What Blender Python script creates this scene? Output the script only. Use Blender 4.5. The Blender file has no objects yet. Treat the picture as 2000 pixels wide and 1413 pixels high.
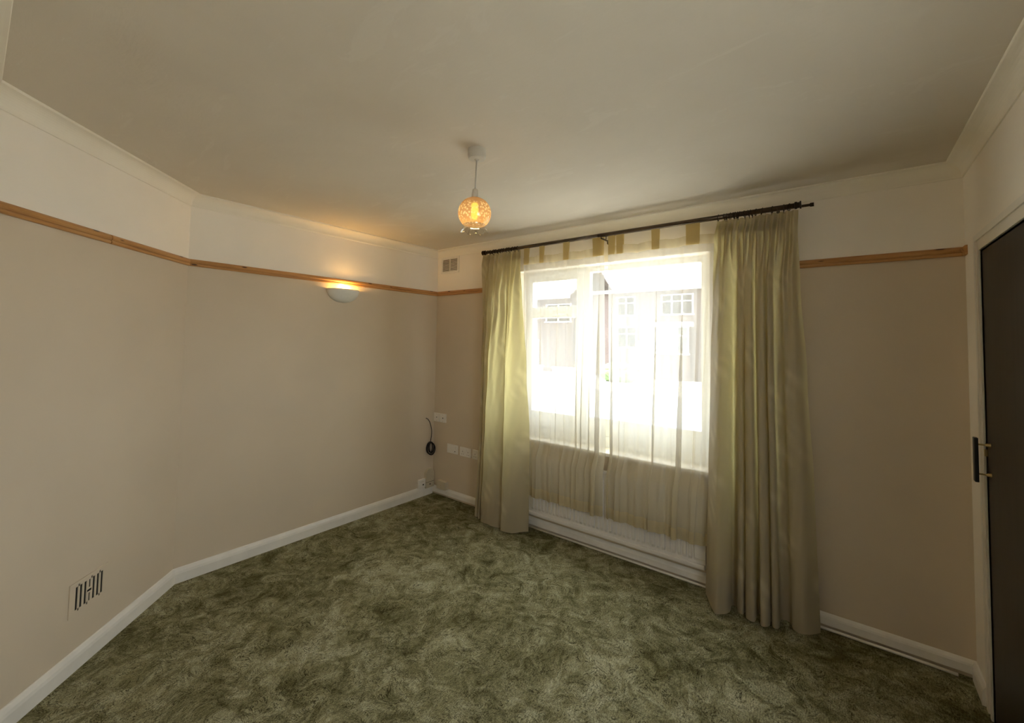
import bpy, bmesh, math, random
import numpy as np
from mathutils import Vector, Matrix
random.seed(7)
S = bpy.context.scene
COL = S.collection

# ------------------------------------------------------------------ camera, sky, sun, lights, exposure
CAMH = 1.5409
cam_d = bpy.data.cameras.new('camera')
cam = bpy.data.objects.new('camera', cam_d); COL.objects.link(cam)
F_PX, CX, CY = 827.98, 1017.98, 631.49
cam_d.sensor_fit = 'HORIZONTAL'; cam_d.sensor_width = 36.0
cam_d.lens = F_PX / 2000 * 36.0
cam_d.shift_x = -(CX - 1000) / 2000
cam_d.shift_y = (CY - 706.5) / 2000
cam_d.clip_start = 0.01; cam_d.clip_end = 300
_r = Vector((0.7942, 0.6075, 0.0162)); _f = Vector((-0.6073, 0.7932, 0.0424)).normalized()
YAW, PITCH, ROLL = 0.6535, 0.0424, 0.0162
_fw = Vector((-math.sin(YAW)*math.cos(PITCH), math.cos(YAW)*math.cos(PITCH), math.sin(PITCH)))
_ri = Vector((math.cos(YAW), math.sin(YAW), 0)); _up = _ri.cross(_fw)
_r2 = _ri*math.cos(ROLL) + _up*math.sin(ROLL); _u2 = -_ri*math.sin(ROLL) + _up*math.cos(ROLL)
M = Matrix((( _r2.x, _u2.x, -_fw.x, 0), (_r2.y, _u2.y, -_fw.y, 0), (_r2.z, _u2.z, -_fw.z, CAMH), (0, 0, 0, 1)))
cam.matrix_world = M
S.camera = cam

W = bpy.data.worlds.new('sky'); S.world = W; W.use_nodes = True
_bg = W.node_tree.nodes['Background']
_bg.inputs['Color'].default_value = (0.90, 0.955, 1.0, 1)
_bg.inputs['Strength'].default_value = 11.0

sun_d = bpy.data.lights.new('sun', 'SUN'); sun_d.energy = 28.0; sun_d.angle = math.radians(2.0); sun_d.color = (1.0, 0.97, 0.92)
sun = bpy.data.objects.new('sun', sun_d); COL.objects.link(sun)
sun.rotation_euler = Vector((0.60, 0.09, -0.79)).to_track_quat('-Z', 'Y').to_euler()
por_d = bpy.data.lights.new('window_portal', 'AREA'); por_d.shape = 'RECTANGLE'; por_d.size = 1.6; por_d.size_y = 1.45
por_d.cycles.is_portal = True
por = bpy.data.objects.new('window_portal', por_d); COL.objects.link(por)
por.location = (-1.495, 3.20, 1.425); por.rotation_euler = (math.radians(-90), 0, 0)

po2_d = bpy.data.lights.new('side_portal', 'AREA'); po2_d.shape = 'RECTANGLE'; po2_d.size = 0.80; po2_d.size_y = 1.08  # light portal for the added fill window
po2_d.cycles.is_portal = True
po2 = bpy.data.objects.new('side_portal', po2_d); COL.objects.link(po2)
po2.location = (0.58, 0.75, 1.465); po2.rotation_euler = (math.radians(90), 0, math.radians(90))

hall_d = bpy.data.lights.new('hall_fill_light', 'AREA'); hall_d.shape = 'DISK'; hall_d.size = 0.5; hall_d.energy = 1.5; hall_d.color = (1.0, 0.93, 0.82)  # added lamp behind the camera, brightens the room through the doorway
hall = bpy.data.objects.new('hall_fill_light', hall_d); COL.objects.link(hall)
hall.location = (-0.05, -0.95, 2.36)

S.view_settings.view_transform = 'Standard'
S.view_settings.look = 'None'
S.view_settings.exposure = 0.18
S.view_settings.gamma = 1.0
S.view_settings.use_curve_mapping = False
S.cycles.max_bounces = 14; S.cycles.diffuse_bounces = 8; S.cycles.transparent_max_bounces = 24
S.cycles.sample_clamp_indirect = 6.0
S.cycles.use_denoising = True

# ------------------------------------------------------------------ room numbers (metres)
CEIL = 2.45
XB, XD, YC, YE = -3.337, 0.4666, 2.928, -0.03
YAB = 0.8413; ANG = 0.8094
_s = (YAB - YE) / math.cos(ANG)
ROOM = [(XD, YE), (XD, YC), (XB, YC), (XB, YAB), (XB + _s*math.sin(ANG), YE)]   # counter-clockwise seen from above
# walls by index: 0 right (D), 1 window (C), 2 left (B), 3 chimney (A), 4 back (E)
WX0, WX1, WZ0, WZ1 = -2.29, -0.70, 0.70, 2.15      # window opening
FY = 3.048                                          # inner face of the window frame
RAIL_T, RAIL_B = 2.0345, 1.9887

# ------------------------------------------------------------------ material helpers
MATS = {}
def mat(name):
    m = bpy.data.materials.new(name); m.use_nodes = True
    nt = m.node_tree
    for n in list(nt.nodes): nt.nodes.remove(n)
    out = nt.nodes.new('ShaderNodeOutputMaterial')
    MATS[name] = m
    return m, nt, out
def N(nt, t, **kw):
    n = nt.nodes.new(t)
    for k, v in kw.items():
        if k in n.inputs.keys(): n.inputs[k].default_value = v
        else: setattr(n, k, v)
    return n
def L(nt, a, b): nt.links.new(a, b)
def coords(nt, scale=(1, 1, 1), rot=(0, 0, 0)):
    g = N(nt, 'ShaderNodeNewGeometry'); mp = N(nt, 'ShaderNodeMapping')
    mp.inputs['Scale'].default_value = scale; mp.inputs['Rotation'].default_value = rot
    L(nt, g.outputs['Position'], mp.inputs['Vector']); return mp.outputs['Vector']
def ramp(nt, fac, stops):
    r = N(nt, 'ShaderNodeValToRGB'); e = r.color_ramp.elements
    while len(e) < len(stops): e.new(0.5)
    for i, (p, c) in enumerate(stops):
        e[i].position = p; e[i].color = (*c, 1) if len(c) == 3 else c
    L(nt, fac, r.inputs['Fac']); return r.outputs['Color']
def mix(nt, fac, a, b, mode='MIX'):
    n = N(nt, 'ShaderNodeMix', data_type='RGBA', blend_type=mode)
    for s, v in ((0, fac), (6, a), (7, b)):
        if hasattr(v, 'node'): L(nt, v, n.inputs[s])
        elif s == 0: n.inputs[0].default_value = v
        else: n.inputs[s].default_value = (*v, 1)
    return n.outputs[2]
def noise(nt, vec, scale, detail=4, rough=0.55, dist=0.0):
    n = N(nt, 'ShaderNodeTexNoise'); n.inputs['Scale'].default_value = scale; n.inputs['Detail'].default_value = detail
    n.inputs['Roughness'].default_value = rough; n.inputs['Distortion'].default_value = dist
    if vec is not None: L(nt, vec, n.inputs['Vector'])
    return n.outputs['Fac']
def bump(nt, h, strength=0.2, dist=0.01):
    b = N(nt, 'ShaderNodeBump'); b.inputs['Strength'].default_value = strength; b.inputs['Distance'].default_value = dist
    L(nt, h, b.inputs['Height']); return b.outputs['Normal']
def bsdf(nt, out, color, rough=0.6, normal=None, metallic=0.0, spec=0.5):
    b = N(nt, 'ShaderNodeBsdfPrincipled')
    if hasattr(color, 'node'): L(nt, color, b.inputs['Base Color'])
    else: b.inputs['Base Color'].default_value = (*color, 1)
    b.inputs['Roughness'].default_value = rough; b.inputs['Metallic'].default_value = metallic
    b.inputs['Specular IOR Level'].default_value = spec
    if normal is not None: L(nt, normal, b.inputs['Normal'])
    L(nt, b.outputs[0], out.inputs['Surface']); return b
def simple(name, color, rough=0.5, metallic=0.0, var=0.06, scale=30, bmp=0.0, spec=0.5):
    m, nt, out = mat(name); v = coords(nt)
    n = noise(nt, v, scale)
    c = ramp(nt, n, [(0.3, tuple(x*(1-var) for x in color)), (0.7, tuple(min(1, x*(1+var)) for x in color))])
    bsdf(nt, out, c, rough, bump(nt, n, bmp, 0.004) if bmp else None, metallic, spec); return m

# paint
def paint(name, color, bscale=60, bs=0.12, patch=0.03):
    m, nt, out = mat(name); v = coords(nt)
    big = noise(nt, v, 1.6, 3); fine = noise(nt, v, bscale, 5)
    c = ramp(nt, big, [(0.3, tuple(x*(1-patch) for x in color)), (0.7, tuple(min(1, x*(1+patch)) for x in color))])
    bsdf(nt, out, c, 0.75, bump(nt, fine, bs, 0.003), spec=0.25); return m
WHITE = (0.92, 0.865, 0.785); BEIGE = (0.66, 0.56, 0.435)
paint('upper_wall_paint', WHITE); paint('beige_wall_paint', BEIGE)
# ceiling: old plaster with patched and filled areas
m, nt, out = mat('ceiling_paint'); v = coords(nt)
b1 = noise(nt, v, 0.9, 4, 0.6, 0.6); b2 = noise(nt, coords(nt, (1.0, 3.0, 1), (0, 0, 0.5)), 2.2, 5, 0.7, 1.0); b3 = noise(nt, v, 45, 5)
c1 = ramp(nt, b1, [(0.35, (0.68, 0.62, 0.53)), (0.65, (0.73, 0.67, 0.575))])
c2 = mix(nt, ramp(nt, b2, [(0.60, (0, 0, 0)), (0.63, (0.5, 0.5, 0.5))]), c1, (0.745, 0.69, 0.60))
hs = N(nt, 'ShaderNodeMath', operation='MULTIPLY_ADD'); L(nt, b2, hs.inputs[0]); hs.inputs[1].default_value = 2.0; L(nt, b3, hs.inputs[2])
bsdf(nt, out, c2, 0.8, bump(nt, hs.outputs[0], 0.15, 0.004), spec=0.2)
simple('white_gloss', (0.80, 0.76, 0.69), 0.3, var=0.03, scale=8)
simple('cornice_plaster', (0.89, 0.84, 0.74), 0.7, var=0.02, scale=6)
simple('skirting_gloss', (0.82, 0.79, 0.74), 0.35, var=0.05, scale=9)
simple('upvc', (0.86, 0.88, 0.90), 0.25, var=0.02)
simple('white_plastic', (0.84, 0.80, 0.74), 0.35, var=0.03)
simple('rose_plastic_shaded', (0.58, 0.55, 0.49), 0.4, var=0.03)  # white plastic toned down, its backlit shade put into the colour
simple('cream_plastic', (0.60, 0.53, 0.40), 0.4, var=0.04)
simple('dark_hole', (0.010, 0.008, 0.006), 0.8)  # near-black standing in for the shade inside holes and slots
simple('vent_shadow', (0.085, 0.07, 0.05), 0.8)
simple('black_rubber', (0.008, 0.006, 0.007), 0.45)
simple('black_metal', (0.008, 0.008, 0.008), 0.4)
simple('brass', (0.55, 0.42, 0.20), 0.3, 1.0)
simple('pole_metal', (0.10, 0.075, 0.052), 0.33, 0.85, var=0.2, scale=20)
simple('ring_metal', (0.035, 0.022, 0.014), 0.4, 0.6, var=0.2)
simple('radiator_enamel', (0.74, 0.71, 0.68), 0.35, var=0.02)
simple('plaster_sconce', (0.80, 0.79, 0.74), 0.55, var=0.03)
# pine
m, nt, out = mat('pine'); tc = N(nt, 'ShaderNodeTexCoord')
mp = N(nt, 'ShaderNodeMapping'); L(nt, tc.outputs['Object'], mp.inputs['Vector']); mp.inputs['Scale'].default_value = (3, 60, 60)
g1 = noise(nt, mp.outputs[0], 1.0, 5, 0.6, 0.4)
mp2 = N(nt, 'ShaderNodeMapping'); L(nt, tc.outputs['Object'], mp2.inputs['Vector']); mp2.inputs['Scale'].default_value = (7, 26, 26)
vo = N(nt, 'ShaderNodeTexVoronoi'); vo.inputs['Scale'].default_value = 1.0; L(nt, mp2.outputs[0], vo.inputs['Vector'])
kn = ramp(nt, vo.outputs['Distance'], [(0.10, (1, 1, 1)), (0.17, (0, 0, 0))])
gc = ramp(nt, g1, [(0.30, (0.36, 0.165, 0.050)), (0.55, (0.50, 0.255, 0.085)), (0.75, (0.58, 0.33, 0.13))])
bsdf(nt, out, mix(nt, kn, gc, (0.07, 0.022, 0.008)), 0.4, bump(nt, g1, 0.1, 0.002))
# dark door veneer
m, nt, out = mat('door_veneer'); v = coords(nt, (40, 40, 1.6))
g1 = noise(nt, v, 1.2, 6, 0.65, 0.5)
bsdf(nt, out, ramp(nt, g1, [(0.3, (0.016, 0.011, 0.008)), (0.7, (0.034, 0.023, 0.016))]), 0.45, bump(nt, g1, 0.05, 0.001))
# carpet: sculpted scrolling foliage pile, two greens, dark creases between tufts
m, nt, out = mat('carpet_pile'); v = coords(nt)
warp = N(nt, 'ShaderNodeTexNoise'); warp.inputs['Scale'].default_value = 2.6; warp.inputs['Detail'].default_value = 3; L(nt, v, warp.inputs['Vector'])
wv = N(nt, 'ShaderNodeVectorMath', operation='MULTIPLY_ADD'); L(nt, warp.outputs['Color'], wv.inputs[0]); wv.inputs[1].default_value = (0.30, 0.30, 0); L(nt, v, wv.inputs[2])
sw = N(nt, 'ShaderNodeTexNoise'); sw.inputs['Scale'].default_value = 11.0; sw.inputs['Detail'].default_value = 7; sw.inputs['Roughness'].default_value = 0.68; sw.inputs['Distortion'].default_value = 0.7
L(nt, wv.outputs[0], sw.inputs['Vector'])
big = noise(nt, v, 1.9, 3, 0.55, 0.6)
ad = N(nt, 'ShaderNodeMath', operation='MULTIPLY_ADD'); L(nt, big, ad.inputs[0]); ad.inputs[1].default_value = 0.6; L(nt, sw.outputs['Fac'], ad.inputs[2])
base = ramp(nt, ad.outputs[0], [(0.62, (0.135, 0.125, 0.055)), (0.78, (0.27, 0.255, 0.14)), (0.92, (0.41, 0.395, 0.25)), (1.0, (0.47, 0.46, 0.31))])
# scroll outlines: thin creases in the pile where a swirled field crosses a level, broken up
sw2 = N(nt, 'ShaderNodeTexNoise'); sw2.inputs['Scale'].default_value = 9.0; sw2.inputs['Detail'].default_value = 4; sw2.inputs['Distortion'].default_value = 2.0; sw2.inputs['Roughness'].default_value = 0.6
L(nt, wv.outputs[0], sw2.inputs['Vector'])
tri = N(nt, 'ShaderNodeMath', operation='PINGPONG'); L(nt, sw2.outputs['Fac'], tri.inputs[0]); tri.inputs[1].default_value = 0.055
ln = ramp(nt, tri.outputs[0], [(0.0, (1, 1, 1)), (0.014, (0, 0, 0))])
lm = ramp(nt, noise(nt, v, 9.0, 3, 0.6, 0.5), [(0.36, (0, 0, 0)), (0.50, (0.9, 0.9, 0.9))])
lnm = mix(nt, 1.0, ln, lm, 'MULTIPLY')
base2 = mix(nt, lnm, base, (0.035, 0.030, 0.010))
# pile: leaning tuft streaks
fv = coords(nt, (170, 55, 150), (0, 0, 0.62))
fib = noise(nt, fv, 1.0, 3, 0.7)
fv2 = noise(nt, v, 190, 3, 0.7)
fs = N(nt, 'ShaderNodeMath', operation='ADD'); L(nt, fib, fs.inputs[0]); L(nt, fv2, fs.inputs[1])
fcol2 = N(nt, 'ShaderNodeMapRange'); L(nt, fs.outputs[0], fcol2.inputs[0]); fcol2.inputs[1].default_value = 0.72; fcol2.inputs[2].default_value = 1.28; fcol2.inputs[3].default_value = 0.40; fcol2.inputs[4].default_value = 1.6
vm = N(nt, 'ShaderNodeVectorMath', operation='SCALE'); L(nt, base2, vm.inputs[0]); L(nt, fcol2.outputs[0], vm.inputs['Scale'])
hh = N(nt, 'ShaderNodeMath', operation='MULTIPLY_ADD'); L(nt, fs.outputs[0], hh.inputs[0]); hh.inputs[1].default_value = 0.30; L(nt, sw.outputs['Fac'], hh.inputs[2])
hl = N(nt, 'ShaderNodeMath', operation='MULTIPLY_ADD'); L(nt, lnm, hl.inputs[0]); hl.inputs[1].default_value = -0.25; L(nt, hh.outputs[0], hl.inputs[2])
bsdf(nt, out, vm.outputs[0], 1.0, bump(nt, hl.outputs[0], 0.8, 0.02), spec=0.0)
# glass (light passes straight)
def thin_glass(name, tint=(1, 1, 1), gl=0.08):
    m, nt, out = mat(name)
    t = N(nt, 'ShaderNodeBsdfTransparent'); t.inputs[0].default_value = (*tint, 1)
    g = N(nt, 'ShaderNodeBsdfGlossy'); g.inputs['Roughness'].default_value = 0.03
    x = N(nt, 'ShaderNodeMixShader'); x.inputs[0].default_value = gl
    L(nt, t.outputs[0], x.inputs[1]); L(nt, g.outputs[0], x.inputs[2]); L(nt, x.outputs[0], out.inputs['Surface']); return m
thin_glass('pane_glass', (0.95, 0.97, 0.97), 0.05)
thin_glass('clear_rim_glass', (0.93, 0.90, 0.84), 0.22)
# sheer voile
def sheer(name, trans, col, colt, tr=0.10):
    m, nt, out = mat(name); v = coords(nt, (1, 1, 1)); f = noise(nt, v, 500, 2)
    t = N(nt, 'ShaderNodeBsdfTransparent'); d = N(nt, 'ShaderNodeBsdfDiffuse'); tl = N(nt, 'ShaderNodeBsdfTranslucent')
    t.inputs[0].default_value = (1, 1, 1, 1)
    L(nt, ramp(nt, f, [(0.3, tuple(x*0.95 for x in col)), (0.7, col)]), d.inputs[0]); tl.inputs[0].default_value = (*colt, 1)
    a = N(nt, 'ShaderNodeMixShader'); a.inputs[0].default_value = tr; L(nt, d.outputs[0], a.inputs[1]); L(nt, tl.outputs[0], a.inputs[2])
    b = N(nt, 'ShaderNodeMixShader'); b.inputs[0].default_value = 1 - trans
    L(nt, t.outputs[0], b.inputs[1]); L(nt, a.outputs[0], b.inputs[2]); L(nt, b.outputs[0], out.inputs['Surface']); return m
sheer('voile', 0.35, (0.70, 0.62, 0.43), (0.93, 0.94, 0.94), 0.20)
sheer('voile_hem', 0.12, (0.80, 0.72, 0.52), (0.90, 0.80, 0.56), 0.4)
sheer('voile_bottom_hem', 0.22, (0.66, 0.58, 0.40), (0.80, 0.70, 0.45), 0.3)
sheer('voile_tab', 0.03, (0.70, 0.58, 0.30), (0.80, 0.64, 0.28), 0.35)
# lined damask drape
m, nt, out = mat('damask'); tc = N(nt, 'ShaderNodeUVMap'); tc.uv_map = 'UVMap'
mp = N(nt, 'ShaderNodeMapping'); L(nt, tc.outputs[0], mp.inputs['Vector'])
wv = N(nt, 'ShaderNodeTexWave', wave_type='BANDS', bands_direction='DIAGONAL'); wv.inputs['Scale'].default_value = 5.0; wv.inputs['Distortion'].default_value = 7.0; wv.inputs['Detail'].default_value = 2.0; wv.inputs['Detail Scale'].default_value = 0.7
L(nt, mp.outputs[0], wv.inputs['Vector'])
vr = N(nt, 'ShaderNodeTexVoronoi'); vr.inputs['Scale'].default_value = 4.2; L(nt, mp.outputs[0], vr.inputs['Vector'])
msk = ramp(nt, vr.outputs['Distance'], [(0.25, (1, 1, 1)), (0.45, (0, 0, 0))])
pat = mix(nt, 1.0, wv.outputs['Color'], msk, 'MULTIPLY')
col = mix(nt, pat, (0.50, 0.44, 0.335), (0.68, 0.61, 0.475))
weave = noise(nt, coords(nt, (900, 900, 500)), 1.0, 2)
d = N(nt, 'ShaderNodeBsdfPrincipled'); L(nt, col, d.inputs['Base Color']); d.inputs['Roughness'].default_value = 0.6; d.inputs['Specular IOR Level'].default_value = 0.25
d.inputs['Sheen Weight'].default_value = 0.15
bh = N(nt, 'ShaderNodeMath', operation='MULTIPLY_ADD'); L(nt, pat, bh.inputs[0]); bh.inputs[1].default_value = 0.6; L(nt, weave, bh.inputs[2])
nrm = bump(nt, bh.outputs[0], 0.45, 0.006); L(nt, nrm, d.inputs['Normal'])
tl = N(nt, 'ShaderNodeBsdfTranslucent'); tl.inputs[0].default_value = (0.93, 0.83, 0.38, 1)
x = N(nt, 'ShaderNodeMixShader'); x.inputs[0].default_value = 0.37; L(nt, d.outputs[0], x.inputs[1]); L(nt, tl.outputs[0], x.inputs[2]); L(nt, x.outputs[0], out.inputs['Surface'])
# amber glass shade, frosted with a floral print
m, nt, out = mat('amber_shade_glass'); tc = N(nt, 'ShaderNodeTexCoord')
vr = N(nt, 'ShaderNodeTexVoronoi'); vr.inputs['Scale'].default_value = 88; L(nt, tc.outputs['Object'], vr.inputs['Vector'])
fl = ramp(nt, vr.outputs['Distance'], [(0.36, (1, 1, 1)), (0.50, (0, 0, 0))])
sep = N(nt, 'ShaderNodeSeparateXYZ'); L(nt, tc.outputs['Object'], sep.inputs[0])
band = ramp(nt, sep.outputs['Z'], [(0.0, (0, 0, 0)), (1.0, (1, 1, 1))])
mr = N(nt, 'ShaderNodeMapRange'); L(nt, sep.outputs['Z'], mr.inputs[0]); mr.inputs[1].default_value = -0.130; mr.inputs[2].default_value = -0.100; mr.inputs[3].default_value = 0; mr.inputs[4].default_value = 1
mr2 = N(nt, 'ShaderNodeMapRange'); L(nt, sep.outputs['Z'], mr2.inputs[0]); mr2.inputs[1].default_value = -0.042; mr2.inputs[2].default_value = -0.026; mr2.inputs[3].default_value = 1; mr2.inputs[4].default_value = 0
bm_ = N(nt, 'ShaderNodeMath', operation='MULTIPLY'); L(nt, mr.outputs[0], bm_.inputs[0]); L(nt, mr2.outputs[0], bm_.inputs[1])
fm = N(nt, 'ShaderNodeMath', operation='MULTIPLY'); L(nt, fl, fm.inputs[0]); L(nt, bm_.outputs[0], fm.inputs[1])
t = N(nt, 'ShaderNodeBsdfTransparent'); t.inputs[0].default_value = (0.97, 0.76, 0.55, 1)
tlc = N(nt, 'ShaderNodeBsdfTranslucent'); L(nt, mix(nt, fm.outputs[0], (0.90, 0.54, 0.29), (1.0, 0.88, 0.66)), tlc.inputs[0])
df = N(nt, 'ShaderNodeBsdfDiffuse'); L(nt, mix(nt, fm.outputs[0], (0.70, 0.47, 0.30), (0.85, 0.72, 0.54)), df.inputs[0])
gl = N(nt, 'ShaderNodeBsdfGlossy'); gl.inputs['Roughness'].default_value = 0.08
x1 = N(nt, 'ShaderNodeMixShader'); x1.inputs[0].default_value = 0.5; L(nt, tlc.outputs[0], x1.inputs[1]); L(nt, df.outputs[0], x1.inputs[2])
fa = N(nt, 'ShaderNodeMath', operation='MULTIPLY_ADD'); L(nt, fm.outputs[0], fa.inputs[0]); fa.inputs[1].default_value = 0.38; fa.inputs[2].default_value = 0.36
x2 = N(nt, 'ShaderNodeMixShader'); L(nt, fa.outputs[0], x2.inputs[0]); L(nt, t.outputs[0], x2.inputs[1]); L(nt, x1.outputs[0], x2.inputs[2])
x3 = N(nt, 'ShaderNodeMixShader'); x3.inputs[0].default_value = 0.07; L(nt, x2.outputs[0], x3.inputs[1]); L(nt, gl.outputs[0], x3.inputs[2]); L(nt, x3.outputs[0], out.inputs['Surface'])
def emit(name, color, strength):
    m, nt, out = mat(name); e = N(nt, 'ShaderNodeEmission'); e.inputs[0].default_value = (*color, 1); e.inputs[1].default_value = strength
    L(nt, e.outputs[0], out.inputs['Surface']); return m
emit('lit_bulb', (1.0, 0.86, 0.12), 1.5)
emit('sconce_bulb', (1.0, 0.62, 0.22), 8.0)
# outdoors
def brickmat(name, a, b, mortar):
    m, nt, out = mat(name); tc = N(nt, 'ShaderNodeTexCoord'); mp = N(nt, 'ShaderNodeMapping'); L(nt, tc.outputs['Object'], mp.inputs['Vector']); mp.inputs['Rotation'].default_value = (math.pi/2, 0, 0)
    br = N(nt, 'ShaderNodeTexBrick'); br.inputs['Scale'].default_value = 4.4; br.inputs['Color1'].default_value = (*a, 1); br.inputs['Color2'].default_value = (*b, 1); br.inputs['Mortar'].default_value = (*mortar, 1); br.inputs['Mortar Size'].default_value = 0.015
    L(nt, mp.outputs[0], br.inputs['Vector']); bsdf(nt, out, br.outputs['Color'], 0.85, bump(nt, br.outputs['Fac'], 0.3, 0.01)); return m
brickmat('house_brick', (0.075, 0.048, 0.042), (0.06, 0.038, 0.034), (0.10, 0.09, 0.085))
simple('roof_tile', (0.17, 0.14, 0.125), 0.8, var=0.2, scale=3)
simple('render_white', (0.78, 0.75, 0.68), 0.8)
simple('house_glass', (0.03, 0.04, 0.045), 0.3)
simple('hedge_leaf', (0.06, 0.10, 0.03), 0.7, var=0.4, scale=12)
simple('asphalt', (0.22, 0.22, 0.22), 0.9, var=0.1, scale=6)
simple('paving', (0.50, 0.47, 0.42), 0.9, var=0.1, scale=2)
simple('bark', (0.14, 0.10, 0.07), 0.9, var=0.2)
simple('outer_brick', (0.30, 0.16, 0.12), 0.9)

# ------------------------------------------------------------------ mesh helpers
def link(name, me, m=None, parent=None):
    o = bpy.data.objects.new(name, me); COL.objects.link(o)
    for mm in (m if isinstance(m, (list, tuple)) else [m]):
        if mm: me.materials.append(MATS[mm])
    if parent: o.parent = parent
    return o
def obj(name, bm, m=None, parent=None, smooth=False, loc=None):
    me = bpy.data.meshes.new(name); bmesh.ops.recalc_face_normals(bm, faces=bm.faces); bm.to_mesh(me); bm.free()
    if smooth:
        for p in me.polygons: p.use_smooth = True
    o = link(name, me, m, parent)
    if loc: o.location = loc
    return o
def empty(name, loc, label=None, cat=None, group=None, rz=0):
    o = bpy.data.objects.new(name, None); COL.objects.link(o); o.location = loc; o.rotation_euler = (0, 0, rz); o.empty_display_size = 0.05
    if label: tag(o, label, cat, group)
    return o
def tag(o, label, cat, group=None):
    o['label'] = label; o['category'] = cat
    if group: o['group'] = group
    return o
def struct(o, label=None):
    o['kind'] = 'structure'
    if label: o['label'] = label
    return o
def box(bm, x0, x1, y0, y1, z0, z1, bev=0.0, mi=0):
    r = bmesh.ops.create_cube(bm, size=1.0); vs = r['verts']
    for v in vs:
        v.co.x = x0 + (v.co.x + .5)*(x1-x0); v.co.y = y0 + (v.co.y + .5)*(y1-y0); v.co.z = z0 + (v.co.z + .5)*(z1-z0)
    fs = {f for v in vs for f in v.link_faces}
    for f in fs: f.material_index = mi
    if bev > 0:
        es = list({e for v in vs for e in v.link_edges})
        bmesh.ops.bevel(bm, geom=es, offset=bev, segments=2, affect='EDGES', profile=0.6)
    return bm
def B(): return bmesh.new()
def tube(bm, pts, r, seg=10, cap=True, closed=False):
    pts = [Vector(p) for p in pts]; n = len(pts); rings = []
    ref = None
    for i, p in enumerate(pts):
        a = pts[(i-1) % n] if (closed or i > 0) else p; b = pts[(i+1) % n] if (closed or i < n-1) else p
        t = (b-a).normalized()
        if ref is None:
            ref = Vector((0, 0, 1)) if abs(t.z) < 0.9 else Vector((1, 0, 0))
        u = (ref - t*ref.dot(t)).normalized(); ref = u; w = t.cross(u)
        rr = r[i] if isinstance(r, (list, tuple)) else r
        rings.append([bm.verts.new(p + (u*math.cos(2*math.pi*k/seg) + w*math.sin(2*math.pi*k/seg))*rr) for k in range(seg)])
    m = n if closed else n-1
    for i in range(m):
        A, C = rings[i], rings[(i+1) % n]
        for k in range(seg):
            bm.faces.new((A[k], A[(k+1) % seg], C[(k+1) % seg], C[k]))
    if cap and not closed:
        bm.faces.new(rings[0][::-1]); bm.faces.new(rings[-1])
    return bm
def lathe(bm, prof, center=(0, 0, 0), seg=32, cap=True, fn=None):
    rings = []
    cx, cy, cz = center
    for i, (r, z) in enumerate(prof):
        ring = []
        for k in range(seg):
            a = 2*math.pi*k/seg; rr, zz = (r, z) if fn is None else fn(i, r, z, a)
            ring.append(bm.verts.new((cx + rr*math.cos(a), cy + rr*math.sin(a), cz + zz)))
        rings.append(ring)
    for i in range(len(rings)-1):
        for k in range(seg):
            bm.faces.new((rings[i][k], rings[i][(k+1) % seg], rings[i+1][(k+1) % seg], rings[i+1][k]))
    if cap:
        bm.faces.new(rings[0][::-1]); bm.faces.new(rings[-1])
    return bm
def offset_room(o):
    """room polygon moved inwards by o"""
    n = len(ROOM); res = []
    for i in range(n):
        p0, p1, p2 = Vector(ROOM[i-1]), Vector(ROOM[i]), Vector(ROOM[(i+1) % n])
        d1 = (p1-p0).normalized(); d2 = (p2-p1).normalized()
        n1 = Vector((-d1.y, d1.x)); n2 = Vector((-d2.y, d2.x))
        # solve
        a = p0 + n1*o; b = p1 + n2*o
        den = d1.x*d2.y - d1.y*d2.x
        t = ((b-a).x*d2.y - (b-a).y*d2.x)/den
        res.append(a + d1*t)
    return res
_oc = {}
def corner(i, o):
    k = round(o, 5)
    if k not in _oc: _oc[k] = offset_room(o)
    return _oc[k][i % len(ROOM)]
def wall_pt(i, t, o):
    """point on wall i, t metres from its start corner, o inwards"""
    p = Vector(ROOM[i]); q = Vector(ROOM[(i+1) % len(ROOM)]); d = (q-p).normalized(); n = Vector((-d.y, d.x))
    return p + d*t + n*o
def sweep(bm, prof, i, t0=None, t1=None):
    """closed profile [(o,z)...] along wall i; ends mitred into the corners unless t0 / t1 cut them"""
    A = []; C = []
    for o, z in prof:
        a = corner(i, o) if t0 is None else wall_pt(i, t0, o)
        c = corner(i+1, o) if t1 is None else wall_pt(i, t1, o)
        A.append(bm.verts.new((a.x, a.y, z))); C.append(bm.verts.new((c.x, c.y, z)))
    n = len(prof)
    for k in range(n):
        bm.faces.new((A[k], A[(k+1) % n], C[(k+1) % n], C[k]))
    bm.faces.new(A[::-1]); bm.faces.new(C)
    return bm

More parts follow.
